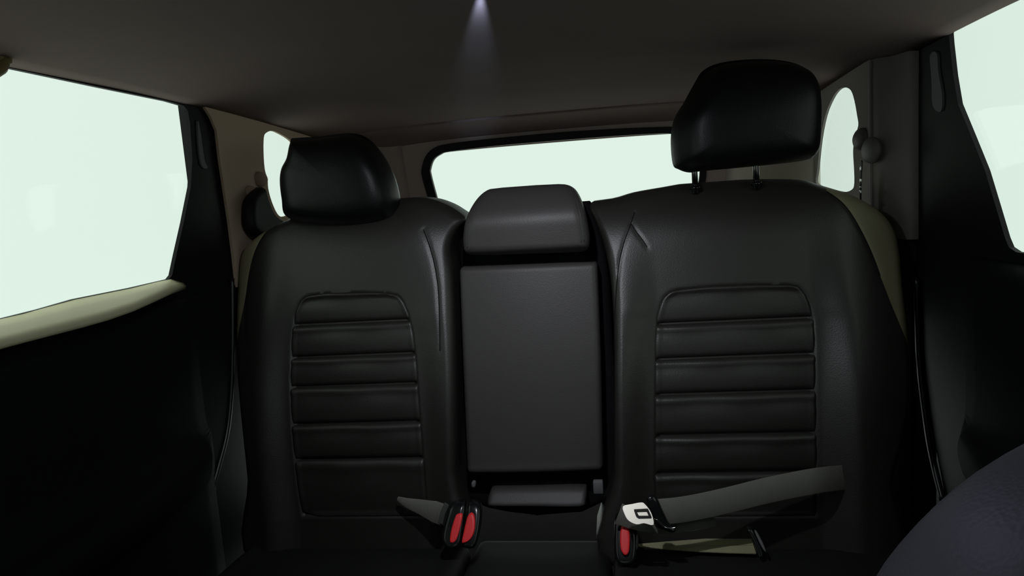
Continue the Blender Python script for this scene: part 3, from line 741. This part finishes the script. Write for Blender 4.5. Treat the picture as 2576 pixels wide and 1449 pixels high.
tube('grip_edge', smooth_loop([P(a, b, 'Y', YT - 0.012) for a, b in ((1646, 1306), (1653, 1308), (1660, 1316), (1672, 1326), (1686, 1329), (1700, 1327))], 4, closed=False), 0.0014, CHROME, grip, 6)

# lit patch of the right cushion, built as a strap under a black loop
ol = tag(empty('cushion_lit_patch', tuple(P(1760, 1395, 'Y', 1.25))), 'flat lit patch on the right cushion, widening away from the buckle', 'light patch')
top_e = [(1606, 1368), (1680, 1362), (1760, 1356), (1830, 1350), (1888, 1347)]
bot_e = [(1606, 1374), (1680, 1381), (1760, 1387), (1830, 1390), (1902, 1392)]
def strap(name, a0, a1, mat_, lift):  # builds one piece of the lit cushion patch
    rings = []
    for (a, b) in zip(top_e, bot_e):
        lo = np.array(a) * (1 - a0) + np.array(b) * a0; hi = np.array(a) * (1 - a1) + np.array(b) * a1
        p = P(*lo, 'Z', 0.353 + lift); q = P(*hi, 'Z', 0.352 + lift)
        up = np.array([0, 0.0, -0.0016])
        rings.append([p, q, q + up, p + up])
    return loft(name, rings, mat_, ol, smooth=False)
strap('webbing', 0.0, 0.53, LIT_PATCH, 0.0); strap('webbing', 0.56, 1.0, LIT_PATCH, 0.0)  # both pieces stand for the lit patch of the cushion
lump('loop', [(1884, 1342), (1898, 1343), (1912, 1366), (1920, 1392), (1906, 1396), (1898, 1370)], P(1905, 1392, 'Z', 0.357)[1], 0.016, 0.004, GLOSSBLACK, ol, 0.6, 12, 18)
lump('loop_edge', [(1902, 1346), (1908, 1346), (1922, 1372), (1924, 1384), (1914, 1372)], P(1905, 1392, 'Z', 0.357)[1] - 0.004, 0.008, 0.002, GREYSTRIP, ol, 0.6, 10, 14)

# ---- shoulder belt anchors on the rear pillars
def dome(name, c, r, h, axis, mat_, parent):
    bm = bmesh.new(); n = 24; prof = [(1.0, 0.0), (1.0, 0.35), (0.93, 0.62), (0.75, 0.85), (0.45, 0.97), (0.02, 1.0)]
    ax = Vector(axis).normalized(); a = ax.orthogonal().normalized(); b = ax.cross(a); c = Vector(tuple(c))
    rings = [[c + ax * (h * t) + (a * math.cos(2 * math.pi * k / n) + b * math.sin(2 * math.pi * k / n)) * (r * q) for k in range(n)] for q, t in prof]
    bm.free(); return loft(name, rings, mat_, parent)
al = tag(empty('belt_anchor', tuple(P(640, 470, 'X', XW))), 'brown shoulder belt anchor on the left pillar beside the narrow window', 'belt anchor', 'shoulder belt anchors on the rear pillars')
dome('bolt_cover', P(652, 452, 'X', XW), 0.019, 0.016, (1, -0.55, 0.1), PILLAR, al)
dome('guide', P(628, 484, 'X', XW), 0.016, 0.014, (1, -0.55, 0.0), PILLAR, al)
AR = mat('anchor_plastic', (0.20, 0.185, 0.175), 0.45, 0.4, bump=('noise', 300, 0.1, 0.0003))
ar = tag(empty('belt_anchor', tuple(P(2180, 365, 'X', 0.70))), 'dark grey shoulder belt anchor on the right pillar above the belt', 'belt anchor', 'shoulder belt anchors on the rear pillars')
dome('bolt_cover', P(2172, 350, 'X', 0.699), 0.024, 0.016, (-1, -0.35, 0.1), AR, ar)
dome('guide', P(2196, 378, 'X', 0.70), 0.027, 0.014, (-1, -0.35, 0.0), AR, ar)
# retractor cover, left
rc = tag(empty('belt_retractor', tuple(P(680, 540, 'X', XW))), 'black belt retractor cover below the left shoulder anchor', 'belt retractor')
q = smooth_loop([yz(a, b, XW + 0.03) for a, b in ((636, 575), (632, 535), (636, 500), (650, 480), (666, 470), (676, 500), (688, 530), (704, 549), (718, 556), (730, 580), (700, 600), (660, 600))], 3)
padded('cover', q, lambda U, V: 0 * U, 0.034, 0.015, 24, 24, BLACK, rc, mapper=lambda u, y, v: (XW + 0.035 - y, u, v))
# belt hanging from the right anchor, seen edge-on
hb = tag(empty('hanging_belt', tuple(P(2165, 500, 'X', 0.66))), 'thin dark belt hanging from the right anchor with small bright glints', 'seat belt', 'rear seat belts')
pts = smooth_loop([P(a, b, 'X', 0.655) for a, b in ((2168, 405), (2166, 440), (2165, 470), (2165, 505), (2166, 540))], 4, closed=False)
ribbon('webbing', pts, [(0.25, 1.0, 0)] * len(pts), 0.018, 0.0025, BLACK, hb)
for (a, b, hh, ww) in ((2165, 425, 0.010, 0.0035), (2165, 455, 0.008, 0.008), (2164, 471, 0.003, 0.008), (2164, 484, 0.008, 0.007)):
    p = P(a, b, 'X', 0.650); box('clip', p, (0.003, ww, hh), CHROME, hb, 0.001)  # chrome chips put in for the glints on the belt edge

# ---- grab handle over the left door (only its rear end is in the picture)
gh = tag(empty('grab_handle', tuple(P(4, 170, 'X', -0.67))), 'tan grab handle end at the top left window corner', 'grab handle')
TAN = mat('tan_plastic', (0.20, 0.15, 0.06), 0.5, 0.4, bump=('noise', 200, 0.1, 0.0003))
e = P(5, 168, 'X', -0.672)
tube('grip', smooth_loop([e + np.array(v) for v in ((0.0, 0.004, 0.010), (0.006, -0.012, -0.006), (0.010, -0.05, -0.020), (0.010, -0.12, -0.022), (0.006, -0.165, -0.008), (0, -0.18, 0.012))], 4, closed=False), 0.0085, TAN, gh, 10)
for dy in (0.0, -0.176): box('mount', e + np.array([-0.004, dy, 0.012]), (0.022, 0.030, 0.016), TAN, gh, 0.005)

# ================================================================== FRONT SEATS
def front_seat(xc, label):
    root = tag(empty('front_seat', (xc, 0.15, 0.0)), label, 'car seat', 'front seats')
    half = [(-0.205, 0.36), (-0.228, 0.50), (-0.238, 0.62), (-0.239, 0.76), (-0.224, 0.845), (-0.180, 0.902), (-0.115, 0.937), (-0.04, 0.955)]
    o = [(xc + a, z) for a, z in half] + [(xc - a, z) for a, z in reversed(half)]
    # front() measures from the rear face: the padded side faces the tailgate
    def f(U, V): return -(0.335 + 0.10 * (V - 0.85) + 0.012 * np.cos((U - xc) * 6.5))
    b, sf = padded('backrest', smooth_loop(o, 5), f, 0.13, 0.045, 60, 70, LEATHER_FRONT_LIT, root, mapper=lambda u, y, v: (u, -y, v))
    rim = [(q[0], q[1]) for q in smooth_loop([(xc + (a * 0.93), z * 0.985 + 0.002) for a, z in half] + [(xc - a * 0.93, z * 0.985 + 0.002) for a, z in reversed(half)], 4, closed=False)]
    tube('seam', [(q[0], -sf(q[0], q[1]) + 0.0004, q[1]) for q in rim], 0.0014, LEATHER_FRONT_LIT, b, 6)
    padded('map_pocket', round_corners([(xc - 0.15, 0.45), (xc + 0.15, 0.45), (xc + 0.165, 0.70), (xc - 0.165, 0.70)], 0.03), lambda U, V: f(U, V) - 0.012, 0.02, 0.008, 20, 20, BACKING, root, mapper=lambda u, y, v: (u, -y, v))
    co = round_corners([(xc - 0.235, -0.30), (xc + 0.235, -0.30), (xc + 0.235, 0.24), (xc - 0.235, 0.24)], 0.05)
    padded('seat_cushion', co, lambda U, V: -(0.40 - 0.04 * V), 0.14, 0.04, 30, 30, LEATHER_FRONT_LIT, root, mapper=lambda u, y, v: (u, v, -y))
    box('seat_base', (xc, -0.03, 0.13), (0.36, 0.44, 0.255), BACKING, root, 0.02)
    loop = smooth_loop([(xc + a, z) for a, z in ((-0.10, 0.985), (-0.115, 1.06), (-0.10, 1.14), (-0.05, 1.17), (0.05, 1.17), (0.10, 1.14), (0.115, 1.06), (0.10, 0.985), (0.0, 0.972))], 4)
    c = np.mean(loop, axis=0)
    h = loft('headrest', [[(c[0] + (q[0] - c[0]) * s, 0.245 + y, c[1] + (q[1] - c[1]) * s) for q in loop] for y, s in ((-0.06, 0.02), (-0.06, 0.6), (-0.05, 0.85), (-0.02, 0.98), (0.0, 1), (0.025, 0.95), (0.04, 0.8), (0.045, 0.02))], LEATHER_FRONT_LIT, root)
    for sx in (-0.06, 0.06): tube('headrest_post', [(xc + sx, 0.245, 0.90), (xc + sx, 0.245, 1.0)], 0.006, CHROME, h, 10)
    return root
front_seat(0.475, 'front seat shoulder in the lower right corner, bluish lamp light in its colour')
front_seat(-0.43, 'dark front seat behind the left edge of the picture')

# ================================================================== DOME LAMP
LX, LY = 0.006, 0.880
lz = zc(LX, LY)
dl = tag(empty('dome_lamp', (LX, LY, lz)), 'bluish white dome lamp on the headliner at the top edge', 'lamp')
box('bezel', (LX, LY, lz - 0.004), (0.135, 0.095, 0.012), BLACK, dl, 0.004)
box('lens', (LX, LY, lz - 0.0105), (0.105, 0.068, 0.007), LENS, dl, 0.003)
def spot(name, loc, target, power, angle, blend, radius, col):
    l = bpy.data.lights.new(name, 'SPOT'); l.energy = power; l.spot_size = math.radians(angle); l.spot_blend = blend; l.shadow_soft_size = radius; l.color = col
    o = bpy.data.objects.new(name, l); COL.objects.link(o)
    o.parent = dl; o.location = Vector(loc) - dl.location
    o.rotation_euler = (Vector(target) - Vector(loc)).to_track_quat('-Z', 'Y').to_euler()
    return o
spot('reading_beam', (LX, LY, lz - 0.030), (0.0, 1.40, 0.64), LAMP_SPOT_W, 112, 1.0, 0.012, (0.93, 0.95, 1.0))
spot('flare_beam', (LX + 0.004, LY + 0.052, lz - 0.0065), (LX - 0.165, LY + 0.9, lz + 0.02), FLARE_STREAK_W, 12, 1.0, 0.004, (0.50, 0.66, 1.0))  # added spot that draws the lens flare streak on the headliner
